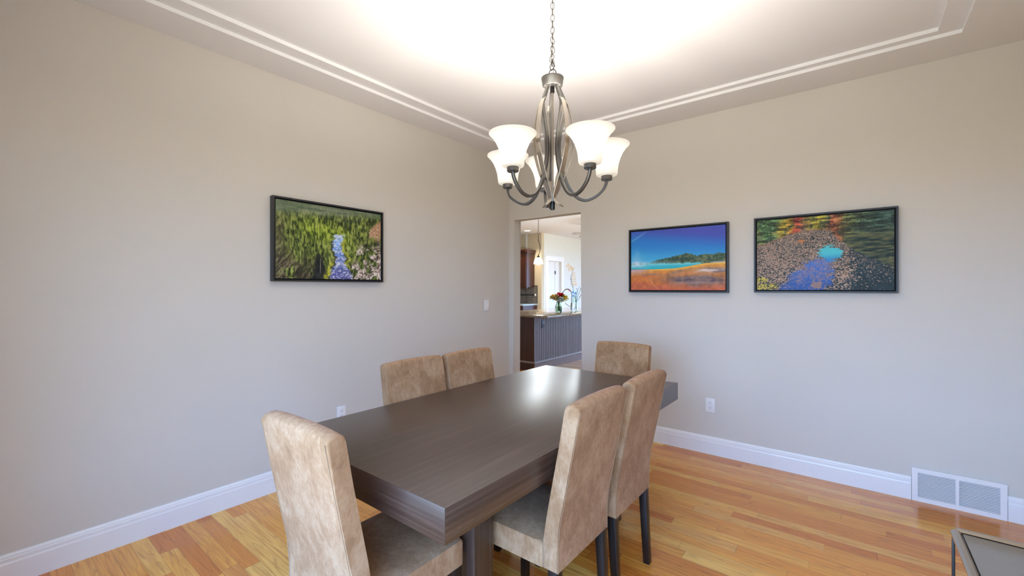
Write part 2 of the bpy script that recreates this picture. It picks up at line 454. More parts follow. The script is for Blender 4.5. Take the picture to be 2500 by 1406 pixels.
def art_spring(u, v):
    n = fbm(u, v, 10, 8, 31, 5); f = fbm(u, v, 90, 50, 32, 3); hz = fbm(u + v * .3, v, 5, 26, 35, 5); q = fbm(u, v, 26, 16, 36, 4)
    sky = lerp(lerp(C3(78, 88, 182), C3(48, 128, 204), sm(.02, .30, v + (.55 - u) * .2)), C3(74, 174, 218), sm(.22, .56, v + (.4 - u) * .1))
    sky = lerp(sky, C3(140, 200, 226), np.exp(-((v - .17 + u * .85) / .016) ** 2) * .45 * sm(.22, .1, u))
    hp = np.interp(u, [0, .18, .22, .3, .4, .5, .58, .62, .68, .73, .8, .88, .95, 1], [.55, .55, .545, .50, .475, .445, .425, .405, .43, .455, .43, .44, .425, .44]) + (f - .5) * .025
    hill = sm(-.004, .006, v - hp)
    hc = tri((.3, (44, 66, 58)), (.5, (76, 98, 76)), (.7, (126, 132, 94)))(.6 * f + .4 * q)
    hc = lerp(hc, C3(84, 128, 146), sm(.4, .2, u) * .4)
    c = lerp(sky, hc, hill)
    pb = np.interp(u, [0, .15, .3, .5, .65, .8, 1], [.645, .65, .652, .645, .615, .578, .57])
    c = lerp(c, C3(150, 204, 214), np.exp(-((v - .555 - (q - .5) * .05) / .03) ** 2) * sm(.62, .2, u) * np.clip(n * 1.6 - .1, 0, 1))
    pool = sm(.548, .572, v + (q - .5) * .03) * sm(pb + .004, pb - .006, v) * sm(.82, .74, u)
    ground = tri((.55, (226, 160, 76)), (.72, (214, 136, 66)), (.86, (206, 118, 64)), (1, (196, 104, 78)))(v + (hz - .5) * .3)
    ground = ground * (.86 + .28 * q)[..., None]
    pale = sm(.8, .66, v + u * .35 + (n - .5) * .12) * sm(.34, .05, u); ground = lerp(ground, C3(204, 178, 190), pale)
    sw = np.exp(-((v - .735 - .25 * (u - .22) ** 2 + (n - .5) * .05) / .012) ** 2) * sm(.1, .15, u) * sm(.4, .28, u); ground = lerp(ground, C3(138, 124, 132), sw * .8)
    gp = np.exp(-(((u - .72) / .33) ** 2 + ((v - .84 - (u - .7) * .04 + (n - .5) * .06) / .085) ** 2) * 1.3)
    grey = tri((.3, (84, 76, 88)), (.5, (126, 110, 112)), (.7, (160, 138, 126)))(hz * .6 + q * .4)
    ground = lerp(ground, grey, np.clip(gp * 1.7, 0, 1) * .92)
    gp2 = np.exp(-(((u - .52) / .09) ** 2 + ((v - .71 + (u - .52) * .3) / .03) ** 2)); ground = lerp(ground, grey, np.clip(gp2 * 1.3, 0, 1) * .6)
    ws = np.exp(-(((u - .9) / .2) ** 2 + ((v - .69 + (n - .5) * .03) / .042) ** 2) * 1.2)
    ground = lerp(ground, tri((.35, (120, 108, 116)), (.5, (196, 180, 176)), (.65, (232, 220, 214)))(hz), np.clip(ws * 1.5, 0, 1) * .92)
    ground = lerp(ground, C3(240, 196, 92), np.exp(-((v - pb - .012) / .012) ** 2) * sm(.12, .3, u) * .9)
    tr = np.exp(-((u - .23 - (v - .8) ** 2 * 2.5) / .006) ** 2) * sm(.78, .84, v); ground = lerp(ground, C3(232, 176, 120), tr * .6)
    far = sm(.80, .9, u) * np.exp(-((v - .565) / .01) ** 2); 
    c = lerp(c, ground, np.clip(sm(pb - .004, pb + .004, v), 0, 1))
    c = lerp(c, C3(226, 214, 208), far * .8)
    c = lerp(c, lerp(C3(118, 206, 214), C3(52, 186, 204), sm(.565, .62, v)), pool * .95)
    st = np.exp(-(((u - .07) / .10) ** 2 + ((v - .575 + (q - .5) * .1) / .05) ** 2)) + .7 * np.exp(-(((u - .08 - (n - .5) * .1) / .05) ** 2 + ((v - .45) / .10) ** 2)) * .5
    c = lerp(c, C3(214, 224, 232), np.clip(st * (.35 + .9 * q), 0, .9))
    lg = np.exp(-((v - .645 - (q - .5) * .02) / .006) ** 2) * sm(.18, .1, u); c = lerp(c, C3(110, 104, 96), lg * .7)
    return c

def art_autumn(u, v):
    n = fbm(u, v, 10, 7, 51, 4); f = fbm(u, v, 80, 60, 52, 3); hb = fbm(u + (v - .2) * .3, v, 12, 44, 54, 4); q = fbm(u, v, 30, 24, 59, 4)
    keys = [(0, (128, 148, 92)), (.07, (100, 140, 88)), (.14, (112, 150, 96)), (.2, (176, 168, 74)), (.255, (206, 180, 66)), (.285, (184, 84, 66)), (.34, (196, 92, 70)), (.38, (162, 120, 80)), (.44, (198, 186, 76)), (.5, (206, 190, 72)), (.55, (126, 136, 86)), (.61, (190, 108, 78)), (.65, (168, 120, 76)), (.7, (136, 142, 82)), (.78, (96, 118, 88)), (.9, (70, 98, 86)), (1, (74, 98, 90))]
    uu = np.clip(u + (n - .5) * .14 + (f - .5) * .05, 0, 1)
    tc = np.stack([np.interp(uu, [k for k, _ in keys], [c[i] for _, c in keys]) for i in range(3)], -1) / 255
    lay = np.clip((hb - .5) * 3 + .5, 0, 1)
    tc = tc * (.5 + .62 * lay + .3 * (f - .5) * 2)[..., None]
    tc = lerp(tc, C3(52, 66, 58), sm(.55, .66, q) * .55)
    for x, w in ((.115, .004), (.565, .004), (.785, .005), (.69, .003)): tc = lerp(tc, C3(44, 44, 42), sm(w, w * .4, np.abs(u - x)) * sm(.36, .3, v) * .4)
    tc = lerp(tc, C3(176, 150, 78), sm(.54, .62, hb) * sm(.05, .0, np.abs(v - .2 - u * .04)) * sm(.25, .1, u))
    # leafy water, flecks shrink with distance
    per = 1 / (.25 + .85 * v)
    X = (u - .5) * per * 95; Y = np.log(.25 + .85 * v) * 150
    def fl(seed, s=1.0):
        g = np.random.default_rng(seed).random((700, 700)); x = X * s + 350; y = Y * s + 340
        i = np.clip(x.astype(int), 0, 698); j = np.clip(y.astype(int), 0, 698); fx = x - i; fy = y - j
        fx = fx * fx * (3 - 2 * fx); fy = fy * fy * (3 - 2 * fy)
        return (g[j, i] * (1 - fx) + g[j, i + 1] * fx) * (1 - fy) + (g[j + 1, i] * (1 - fx) + g[j + 1, i + 1] * fx) * fy
    l1 = fl(61) ; l2 = fl(62, 1.6)
    dk = lerp(C3(34, 46, 48), C3(50, 72, 80), n)
    cover = .46 + .2 * sm(.66, .8, u) * sm(.42, .5, v) - .06 * sm(.5, .1, u) + .1 * sm(.2, .3, u) * sm(.8, .95, v) + .13 * np.exp(-(((u - .3) / .12) ** 2 + ((v - .95) / .08) ** 2)) - .10 * np.exp(-(((u - .67) / .06) ** 2 + ((v - .8) / .12) ** 2))
    val = .6 * l1 + .4 * l2 + (q - .5) * .35
    leaf = sm(cover, cover + .07, val)
    lc = tri((.2, (112, 92, 84)), (.5, (158, 130, 112)), (.8, (206, 180, 158)))(l2)
    cxb = np.interp(v, [.55, .7, 1], [.545, .48, .36]); hwb = np.interp(v, [.5, .6, .75, 1], [.05, .08, .13, .16])
    blue = sm(.07, -.03, np.abs(u - cxb) - hwb + (q - .5) * .16) * sm(.54, .62, v) * sm(.615, .595, u + (f - .5) * .02)
    w = lerp(dk, lerp(C3(70, 118, 200), C3(58, 96, 164), sm(.6, 1, v)), blue)
    w = lerp(w, lerp(lc, C3(134, 120, 168), blue * .45), leaf * (1 - .2 * blue))
    w = lerp(w, C3(196, 128, 84), sm(1.2, .5, ((u - .36) / .035) ** 2 + ((v - .33) / .024) ** 2 + (f - .5) * 2) * .9)
    w = lerp(w, C3(188, 140, 110), sm(1.3, .6, ((u - .47) / .045) ** 2 + ((v - .93) / .055) ** 2 + (f - .5) * 2) * .7)
    for x, y, a, b in ((.03, .86, .06, .05), (.1, .95, .09, .045), (.02, .97, .05, .04)):
        w = lerp(w, tri((.2, (140, 128, 60)), (.6, (216, 196, 92)))(l2), sm(1.2, .6, ((u - x) / a) ** 2 + ((v - y) / b) ** 2 + (f - .5) * 2.4) * sm(.36, .46, val))
    r2 = ((u - .57 - (v - .5) * .1) / np.interp(v, [.42, .5, .62], [.10, .095, .06])) ** 2 + ((v - .52) / .10) ** 2
    sky = sm(1.15, .75, r2 + (hb - .5) * 1.6 + (f - .5) * .8)
    w = lerp(w, lerp(C3(84, 206, 218), C3(54, 140, 206), sm(.5, .62, v)), sky * .95)
    shore = np.interp(u, [0, .1, .16, .24, .4, .5, .58, .64, .75, .9, 1], [.36, .33, .28, .225, .18, .17, .21, .36, .47, .62, .74])
    land = sm(.012, -.012, v - shore + (f - .5) * .05 + (q - .5) * .08)
    c = lerp(w, tc, land)
    dr = sm(.6, .74, u - (v - .3) * .12 + (n - .5) * .25) * land * sm(.14, .32, v + (q - .5) * .1)
    c = lerp(c, tri((.35, (36, 52, 52)), (.52, (62, 74, 60)), (.7, (108, 104, 66)))(hb), dr * .85)
    c = lerp(c, C3(158, 116, 88), np.exp(-((v - shore - .012 + (f - .5) * .02) / .012) ** 2) * .6 * sm(.62, .5, u))
    bd = np.exp(-((v - shore - .05 - (u - .6) * .1 + (f - .5) * .05) / .02) ** 2) * sm(.62, .7, u); c = lerp(c, C3(112, 96, 88), bd * .6 * l2)
    return c

def art_mat(name):
    t = NT(name)
    a = t.add('ShaderNodeVertexColor', layer_name='print')
    t.set(Base_Color=a.outputs[0], Roughness=.55, Specular_IOR_Level=.25)
    return t.m

def art_panel(name, parent, func, w, h, nx, ny, depth):
    """canvas face in local XZ, facing -Y at y=-depth, centre of base edge at z=0"""
    us = (np.arange(nx + 1)) / nx; vs = np.arange(ny + 1) / ny
    U, V = np.meshgrid(us, vs)
    col = np.clip(func(U, V), 0, 1)
    lin = np.where(col <= .04045, col / 12.92, ((col + .055) / 1.055) ** 2.4)
    verts = np.stack([(U - .5) * w, np.full_like(U, -depth), (1 - V) * h], -1).reshape(-1, 3)
    idx = np.arange((nx + 1) * (ny + 1)).reshape(ny + 1, nx + 1)
    faces = np.stack([idx[:-1, :-1], idx[1:, :-1], idx[1:, 1:], idx[:-1, 1:]], -1).reshape(-1, 4)
    # sides and back give the canvas its thickness
    nb = len(verts)
    back = [(-w / 2, 0, h), (-w / 2, 0, 0), (w / 2, 0, 0), (w / 2, 0, h)]
    c4 = [idx[0, 0], idx[-1, 0], idx[-1, -1], idx[0, -1]]
    fl = [tuple(int(k) for k in q) for q in faces]
    for i in range(4):
        j = (i + 1) % 4
        fl.append((int(c4[i]), nb + i, nb + j, int(c4[j])))
    fl.append((nb + 3, nb + 2, nb + 1, nb))
    me = bpy.data.meshes.new(name)
    me.from_pydata([tuple(v) for v in verts] + back, [], fl)
    ca = me.color_attributes.new('print', 'FLOAT_COLOR', 'POINT')
    data = np.ones((len(me.vertices), 4), np.float32)
    data[:nb, :3] = lin.reshape(-1, 3); data[nb:, :3] = .02
    ca.data.foreach_set('color', data.ravel())
    me.materials.append(art_mat(name + '_print'))
    o = bpy.data.objects.new(name, me); COL.objects.link(o); o.parent = parent
    return o

def picture(label, func, w, h, loc, rz, grid, fr=.011, depth=.042):
    t = thing('framed_picture', label, 'picture', loc, rz, None)
    bm = new()
    for x0, x1, z0, z1 in ((-w / 2, -w / 2 + fr, 0, h), (w / 2 - fr, w / 2, 0, h), (-w / 2 + fr, w / 2 - fr, 0, fr), (-w / 2 + fr, w / 2 - fr, h - fr, h)):
        box(bm, x0, x1, -depth, 0, z0, z1)
    obj('frame', bm, M['frame'], t, False)
    bm = new(); box(bm, -w / 2 + fr, w / 2 - fr, -.012, -.002, fr, h - fr)
    obj('backing', bm, M['liner'], t, False)
    g = fr + .009
    a = art_panel('canvas_print', t, func, w - 2 * g, h - 2 * g, grid[0], grid[1], depth - .014)
    a.location = (0, -.008, g)
    return t

# ------------------------------------------------------------------ the setting
CH = 2.74
XR = 3.85; YB = -3.98
bm = new(); box(bm, -6, 5.2, -4.3, 9.2, -.12, 0); struct('floor', bm, M['floor'], smooth=False)

# far wall with doorway to the kitchen
bm = new()
prism(bm, [(-5.7, 0), (.065, 0), (.065, 2.083), (.902, 2.083), (.902, 0), (XR + .12, 0), (XR + .12, 2.92), (-5.7, 2.92)], .115, 'y', 0)
es = [e for e in bm.edges if all(.06 < v.co.x < .91 and v.co.z < 2.1 for v in e.verts) and abs(e.verts[0].co.y - e.verts[1].co.y) < 1e-4 and not all(v.co.z < .01 for v in e.verts)]
bmesh.ops.bevel(bm, geom=es, offset=.008, segments=3, profile=.5, affect='EDGES')
struct('wall_far', bm, M['wall'])
bm = new(); box(bm, -.12, 0, YB - .12, 0, 0, 2.92); struct('wall_left', bm, M['wall'], smooth=False)
bm = new(); box(bm, XR, XR + .12, YB - .12, 0, 0, 2.92); struct('wall_right', bm, plain('tan_bounce_wall_paint', srgb(214, 188, 156), .6, spec=.3, var=.012), smooth=False)  # unseen wall; tan tint added to bounce warm light onto the chair backs
# wall behind the camera with the big window
WX0, WX1, WZ0, WZ1 = 1.4, 3.72, .35, 2.05
bm = new()
for x0, x1, z0, z1 in ((0, WX0, 0, 2.92), (WX1, XR, 0, 2.92), (WX0, WX1, 0, WZ0), (WX0, WX1, WZ1, 2.92)):
    box(bm, x0, x1, YB - .12, YB, z0, z1)
struct('wall_behind', bm, M['wall'], smooth=False)
bm = new()
for x in (WX0, (WX0 * 2 + WX1) / 3 - .02, (WX0 + WX1 * 2) / 3 - .02, WX1 - .05):
    box(bm, x, x + .05, YB - .1, YB - .04, WZ0, WZ1)
for z in (WZ0, WZ1 - .05): box(bm, WX0 + .05, WX1 - .05, YB - .098, YB - .042, z, z + .05)
struct('window_1', bm, M['trim'], smooth=False)

# tray ceiling in two shallow steps
OX0, OX1, OY0, OY1 = .272, 3.45, -3.66, -.322
IX0, IX1, IY0, IY1 = .37, 3.35, -3.58, -.374
def ring(bm, X0, X1, Y0, Y1, x0, x1, y0, y1, z0, z1):
    A = [(X0, Y0), (X1, Y0), (X1, Y1), (X0, Y1)]; B = [(x0, y0), (x1, y0), (x1, y1), (x0, y1)]
    v = [[bm.verts.new((p[0], p[1], z)) for p in L] for L in (A, B) for z in (z0, z1)]
    Ab, At, Bb, Bt = v
    for i in range(4):
        j = (i + 1) % 4
        bm.faces.new((Ab[i], Ab[j], Bb[j], Bb[i])); bm.faces.new((At[i], At[j], Bt[j], Bt[i]))
        bm.faces.new((Ab[i], Ab[j], At[j], At[i]))
        f = bm.faces.new((Bb[i], Bb[j], Bt[j], Bt[i])); f.material_index = 1
S1, S2 = CH + .021, CH + .043
bm = new()
ring(bm, 0, XR, YB, 0, OX0, OX1, OY0, OY1, CH, S1)
ring(bm, 0, XR, YB, 0, IX0, IX1, IY0, IY1, S1, S2)
box(bm, 0, XR, YB, 0, S2, S2 + .1)
struct('ceiling', bm, [M['ceil'], M['trim']], smooth=False)

# baseboards
BBP = [(0, 0), (.015, 0), (.015, .098), (.0125, .106), (.0125, .121), (.0095, .124), (.0095, .131), (.005, .137), (.004, .141), (0, .141)]
def bb_y(name, x, y0, y1, sgn=1):
    bm = new(); prism(bm, [(x + sgn * a, b) for a, b in BBP], y1 - y0, 'y', y0); struct(name, bm, M['trim'], smooth=False)
def bb_x(name, y, spans, sgn=-1):
    bm = new()
    for x0, x1 in spans: prism(bm, [(y + sgn * a, b) for a, b in BBP], x1 - x0, 'x', x0)
    struct(name, bm, M['trim'], smooth=False)
bb_y('baseboard_left', 0, YB, 0)
bb_x('baseboard_far', 0, [(.902, 3.268), (3.676, XR)])
bb_y('baseboard_right', XR, YB, -.016, -1)

# kitchen shell
bm = new(); box(bm, 1.25, 1.37, .115, 2.25, 0, CH); struct('wall_light_block', bm, M['wall'], smooth=False)  # unseen wall, added to keep kitchen window light off the left door jamb
KX, KY = -3.29, 5.41
bm = new(); box(bm, -5.7, KX, KY, KY + .12, 0, CH); struct('wall_kitchen_back', bm, M['kwall'], smooth=False)
bm = new(); box(bm, -5.82, -5.7, .0, KY + .12, 0, CH); struct('wall_kitchen_left', bm, M['kwall'], smooth=False)
DY0, DY1, DZ = 5.70, 6.36, 2.04
bm = new()
prism(bm, [(KY + .12, 0), (DY0, 0), (DY0, DZ), (DY1, DZ), (DY1, 0), (9.1, 0), (9.1, CH), (KY + .12, CH)], .12, 'x', KX - .12)
struct('wall_kitchen_side', bm, M['kpale'], smooth=False)
bm = new(); box(bm, KX - .5, KX - .45, DY0 - .3, DY1 + .3, 0, CH); struct('wall_closet', bm, M['kpale'], smooth=False)
bm = new(); box(bm, -5.8, 4.4, .115, 9.2, CH, CH + .15); struct('ceiling', bm, plain('cool_white_ceiling_paint', srgb(232, 236, 240), .8, spec=.2, var=.008), smooth=False)
# kitchen right wall and far wall with windows
bm = new()
EY = [(.115, 3.0, 0, CH), (3.0, 7.4, 0, .4), (3.0, 7.4, 2.6, CH), (7.4, 9.2, 0, CH)]
for y0, y1, z0, z1 in EY: box(bm, 4.2, 4.32, y0, y1, z0, z1)
struct('wall_kitchen_right', bm, M['kpale'], smooth=False)
bm = new()
for x0, x1, z0, z1 in ((KX, -1.2, 0, CH), (-1.2, 2.4, 0, .7), (-1.2, 2.4, 2.4, CH), (2.4, 4.2, 0, CH)):
    box(bm, x0, x1, 9.0, 9.12, z0, z1)
struct('wall_kitchen_far', bm, M['kpale'], smooth=False)
for n, (a, b) in {'window_2': (3.0, 7.4)}.items():
    bm = new()
    for k in range(5):
        y = a + (b - a - .06) * k / 4; box(bm, 4.23, 4.29, y, y + .06, .4, 2.6)
    for z in (.4, 2.54): box(bm, 4.235, 4.285, a + .06, b - .06, z, z + .06)
    struct(n, bm, M['trim'], smooth=False)
bm = new()
for k in range(4):
    x = -1.2 + (3.6 - .06) * k / 3; box(bm, x, x + .06, 9.03, 9.09, .7, 2.4)
for z in (.7, 2.34): box(bm, -1.14, 2.34, 9.035, 9.085, z, z + .06)
struct('window_3', bm, M['trim'], smooth=False)

# kitchen door with casing
bm = new()
cw = .1
box(bm, KX, KX + .02, DY0 - cw, DY0, 0, DZ + .0); box(bm, KX, KX + .02, DY1, DY1 + cw, 0, DZ)
box(bm, KX, KX + .024, DY0 - cw - .01, DY1 + cw + .01, DZ, DZ + .11); box(bm, KX, KX + .036, DY0 - cw - .02, DY1 + cw + .02, DZ + .11, DZ + .13)
struct('trim_1', bm, M['trim'], smooth=False)
d1 = bpy.data.objects.new('door_1', None); COL.objects.link(d1); d1['kind'] = 'structure'
bm = new()
box(bm, KX - .075, KX - .04, DY0 + .003, 6.1, .01, DZ - .004)
obj('panel', bm, M['doorpaint'], d1, False)
bm = new(); box(bm, KX - .078, KX - .06, 6.1, 6.118, .01, DZ - .004); obj('gap_strip', bm, M['darkgap'], d1, False)
bm = new(); box(bm, KX - .075, KX - .045, 6.118, DY1 - .003, .01, DZ - .004); obj('jamb', bm, M['doorpaint'], d1, False)
for z in (1.74, .25):
    bm = new(); box(bm, KX - .04, KX - .028, 6.085, 6.135, z - .045, z + .045, .004); obj('hinge', bm, M['black'], d1)

# ------------------------------------------------------------------ dining table
TX0, TX1, TY0, TY1 = 1.18, 2.146, -2.94, -1.032
t = thing('dining_table', 'long espresso wood dining table with thick slab top in the middle of the room', 'table', ((TX0 + TX1) / 2, (TY0 + TY1) / 2, 0))
hx, hy = (TX1 - TX0) / 2, (TY1 - TY0) / 2
bm = new(); box(bm, -hx, hx, -hy, hy, .66, .76, .0025, 2)
bm.normal_update()
for f in bm.faces:
    if abs(f.normal.y) > .9: f.material_index = 1
obj('tabletop', bm, [M['table'], M['table_end']], t)
for s in (-1, 1):
    yc = s * .565
    bm = new(); box(bm, -.27, .27, yc - .05, yc + .05, 0, .66, .003, 2); obj('pedestal', bm, M['table_leg'], t)

# ------------------------------------------------------------------ chairs
def chair_parts(root):
    hw = .193
    # backrest profile in (y, z); rear face at y=0 low down, leaning backwards higher up
    prof = [(0, .363), (0, .45), (-.006, .52), (-.030, .64), (-.058, .78), (-.086, .928), (-.080, .940), (-.060, .947), (-.044, .947), (-.032, .938), (-.030, .925),
            (-.008, .80), (.016, .68), (.038, .57), (.050, .50), (.058, .45), (.060, .363)]
    bm = new()
    n = 9
    rings = []
    for k in range(n):
        u = -1 + 2 * k / (n - 1)
        crown = .008 * (1 - abs(u) ** 2.5)
        rings.append([bm.verts.new((u * hw, y, z + (crown if z > .9 else 0))) for y, z in prof])
    m = len(prof)
    for k in range(n - 1):
        for i in range(m):
            bm.faces.new((rings[k][i], rings[k][(i + 1) % m], rings[k + 1][(i + 1) % m], rings[k + 1][i]))
    A = bm.faces.new(rings[0]); B = bm.faces.new(rings[-1])
    es = [e for f in (A, B) for e in f.edges]
    bmesh.ops.bevel(bm, geom=es, offset=.009, segments=3, profile=.5, affect='EDGES')
    obj('backrest', bm, M['suede'], root, angle=50)
    for s in (-1, 1):
        bm = new(); sweep(bm, [Vector((s * (hw - .0075), y - .0006, z)) for y, z in prof[:6]], circ(.0016, 6))
        obj('seam', bm, M['seam'], root)
    # seat cushion, slightly domed
    bm = new()
    nx, ny = 10, 10
    def sp(u, v):
        x = u * (hw - .002); y = .058 + (v + 1) / 2 * .372
        d = (1 - u ** 4) * (1 - v ** 4)
        return (x, y, .452 + .016 * d)
    G = [[bm.verts.new(sp(-1 + 2 * i / nx, -1 + 2 * j / ny)) for i in range(nx + 1)] for j in range(ny + 1)]
    for j in range(ny):
        for i in range(nx): bm.faces.new((G[j][i], G[j][i + 1], G[j + 1][i + 1], G[j + 1][i]))
    loop = G[0][:] + [G[j][nx] for j in range(1, ny + 1)] + [G[ny][i] for i in range(nx - 1, -1, -1)] + [G[j][0] for j in range(ny - 1, 0, -1)]
    low = [bm.verts.new((v.co.x, v.co.y, .364)) for v in loop]
    L = len(loop); rim = []
    for i in range(L):
        f = bm.faces.new((loop[i], low[i], low[(i + 1) % L], loop[(i + 1) % L]))
        rim.append(next(e for e in f.edges if set(e.verts) == {loop[i], loop[(i + 1) % L]}))
    bm.faces.new(low)
    cor = [e for e in bm.edges if abs(abs(e.verts[0].co.x) - (hw - .002)) < 1e-5 and e.verts[0].co.xy == e.verts[1].co.xy and (abs(e.verts[0].co.y - .43) < 1e-4 or abs(e.verts[0].co.y - .058) < 1e-4)]
    bmesh.ops.bevel(bm, geom=rim + cor, offset=.014, segments=4, profile=.5, affect='EDGES')
    obj('seat', bm, M['suede'], root, angle=50)
    # legs
    def leg(x, y0, y1):
        bm = new()
        w0, w1 = .019, .0155
        a = [bm.verts.new((x + sx * w0, y0 + sy * w0, .372)) for sx, sy in ((-1, -1), (1, -1), (1, 1), (-1, 1))]
        b = [bm.verts.new((x + sx * w1, y1 + sy * w1, 0.0)) for sx, sy in ((-1, -1), (1, -1), (1, 1), (-1, 1))]
        bm.faces.new(a); bm.faces.new(b)
        for i in range(4): bm.faces.new((a[i], a[(i + 1) % 4], b[(i + 1) % 4], b[i]))
        bmesh.ops.bevel(bm, geom=bm.edges[:], offset=.003, segments=2, profile=.5, affect='EDGES')
        obj('leg', bm, M['leg'], root)
    for x in (-hw + .022, hw - .022):
        leg(x, .022, .002); leg(x, .40, .405)

G = 'tan suede chairs around the dining table'
ch = thing('dining_chair', 'tan suede dining chair at the near table end, its pale back facing the viewer', 'chair', (1.722, -3.058, 0), R(1), G)
chair_parts(ch)
for x, y, rz, lab in [
    (2.197, -2.283, 90, 'nearer of the two tan suede chairs along the right table side, back turned outward'),
    (2.199, -1.832, 90, 'farther of the two tan suede chairs along the right table side, beside bare floor'),
    (1.155, -2.205, -90, 'nearer of the two tan suede chairs along the left table side, by the wall outlet'),
    (1.160, -1.786, -90, 'farther of the two tan suede chairs along the left table side, toward the doorway'),
    (1.712, -.905, 180, 'tan suede chair at the far table end, against the wall right of the doorway')]:
    c = copy_tree(ch); c.location = (x, y, 0); c.rotation_euler = (0, 0, R(rz)); c['label'] = lab

# ------------------------------------------------------------------ pictures
picture('black-framed photograph of a river through a green forest on the left wall', art_forest, .835, .557, (0, -2.073, 1.38), R(90), (330, 220))
picture('black-framed photograph of a blue hot spring under blue sky beside the doorway', art_spring, .812, .555, (1.811, 0, 1.297), 0, (300, 200))
picture('black-framed photograph of autumn trees around a leaf-covered pond, rightmost on the far wall', art_autumn, .812, .556, (2.800, 0, 1.302), 0, (400, 270))

# ------------------------------------------------------------------ wall plates (built facing -Y, base at z=0)
def plate(name, label, cat, loc, rz, group=None):
    t = thing(name, label, cat, loc, rz, group)
    bm = new(); box(bm, -.0355, .0355, -.006, 0, 0, .1145, .0025, 2); obj('cover_plate', bm, M['plastic'], t)
    return t
def outlet(label, loc, rz, m1='plastic', m2='slot'):
    t = plate('wall_outlet', label, 'outlet', loc, rz, None)
    for z in (.0375, .077):
        bm = new()
        pts = [(.0165 * math.cos(a) , z + .0145 * max(-.85, min(.85, math.sin(a)))) for a in [2 * PI * i / 24 for i in range(24)]]
        prism(bm, pts, .0025, 'y', -.0085)
        s = obj('socket', bm, M[m1], t)
        bm = new()
        for x in (-.0063, .0063): box(bm, x - .0011, x + .0011, -.0088, -.0083, z + .001, z + .009)
        lathe(bm, [(.0001, -.0002), (.0026, -.0002), (.0026, .0003), (.0001, .0003)], 10)
        for v in bm.verts[-40:]:
            v.co = Vector((v.co.x, -.0086 + v.co.z, z - .006 + v.co.y))
        obj('slots', bm, M[m2], s)
    return t
outlet('white duplex outlet low on the left wall, partly hidden by the table edge', (0, -1.992, .346), R(90))
outlet('white duplex outlet low on the far wall below the hot spring photograph', (2.077, 0, .334), 0)
t = plate('light_switch', 'white rocker light switch on the left wall beside the corner', 'light switch', (0, -.377, 1.098), R(90))
bm = new(); prism(bm, [(-.006, .024), (-.0105, .026), (-.0075, .057), (-.0065, .0885), (-.006, .0905)], .033, 'x', -.0165); obj('rocker', bm, M['plastic'], t, False)

# floor-level vent
vt = thing('wall_vent', 'white louvred return air vent at floor level on the far wall', 'vent', (3.472, 0, 0))
w, h = .202, .207
bm = new()
for x0, x1, z0, z1 in ((-w, -w + .028, 0, h), (w - .028, w, 0, h), (-w + .028, w - .028, 0, .028), (-w + .028, w - .028, h - .028, h), (-.0075, .0075, .028, h - .028)):
    box(bm, x0, x1, -.016, -.003, z0, z1)
obj('frame', bm, M['trim'], vt, False)
bm = new(); box(bm, -w + .005, w - .005, -.004, 0, .005, h - .005); obj('backing', bm, plain('grey_duct', srgb(120, 120, 118), .7), vt, False)
for x0, x1 in ((-w + .028, -.0075), (.0075, w - .028)):
    bm = new()
    for k in range(17):
        z = .030 + k * .0088
        prism(bm, [(-.0145, z), (-.0135, z), (-.008, z + .0042), (-.009, z + .0042)], x1 - x0, 'x', x0)
    obj('louvre', bm, M['trim'], vt, False)
for x in (-w + .014, w - .014):
    bm = new(); lathe(bm, [(0, -.001), (.004, -.001), (.003, .0015), (0, .002)], 12)
    bmesh.ops.rotate(bm, verts=bm.verts, cent=(0, 0, 0), matrix=Matrix.Rotation(R(90), 3, 'X'))
    bmesh.ops.translate(bm, verts=bm.verts, vec=(x, -.0165, h / 2)); obj('screw', bm, M['trim'], vt)

# ------------------------------------------------------------------ chandelier
CX, CY = 1.863, -1.99
fx, fy = -.6214, .7835; rx, ry = .7835, .6214
cd = thing('chandelier', 'five-light pewter chandelier with frosted white bell shades above the table', 'chandelier', (CX, CY, 0))
bm = new()
lathe(bm, [(0, 2.290), (.044, 2.290), (.046, 2.292), (.052, 2.326), (.053, 2.328), (.053, 2.333), (.03, 2.336), (.012, 2.338), (0, 2.338)], 40)
obj('cap', bm, M['dknickel'], cd)
bm = new(); lathe(bm, [(0, 2.262), (.008, 2.262), (.010, 2.268), (.010, 2.289), (0, 2.289)], 20); obj('hub', bm, M['black'], cd)
bm = new(); lathe(bm, [(0, 1.755), (.0055, 1.755), (.0055, 2.266), (0, 2.266)], 16); obj('stem', bm, M['nickel'], cd)
bm = new(); lathe(bm, [(0, 1.745), (.017, 1.745), (.019, 1.750), (.019, 1.758), (.010, 1.764), (0, 1.764)], 24); obj('collar', bm, M['dknickel'], cd)
bm = new(); lathe(bm, [(0, 1.708), (.010, 1.708), (.0115, 1.712), (.0115, 1.746), (0, 1.746)], 24); obj('finial', bm, M['black'], cd)
angs = [(-56, .252), (-2, .256), (94, .243), (144, .264), (-139.5, .248)]
shade_prof = [(.024, .000), (.040, .000), (.047, .003), (.050, .010), (.0515, .03), (.055, .055), (.063, .082), (.076, .110), (.091, .131), (.102, .141), (.1055, .145), (.105, .1475),
              (.101, .1455), (.088, .134), (.073, .113), (.060, .085), (.052, .057), (.0485, .03), (.0465, .012), (.040, .006), (.024, .005)]
def P(a, r, z):
    l, d = r * math.cos(R(a)), r * math.sin(R(a))
    return Vector((rx * l + fx * d, ry * l + fy * d, z))
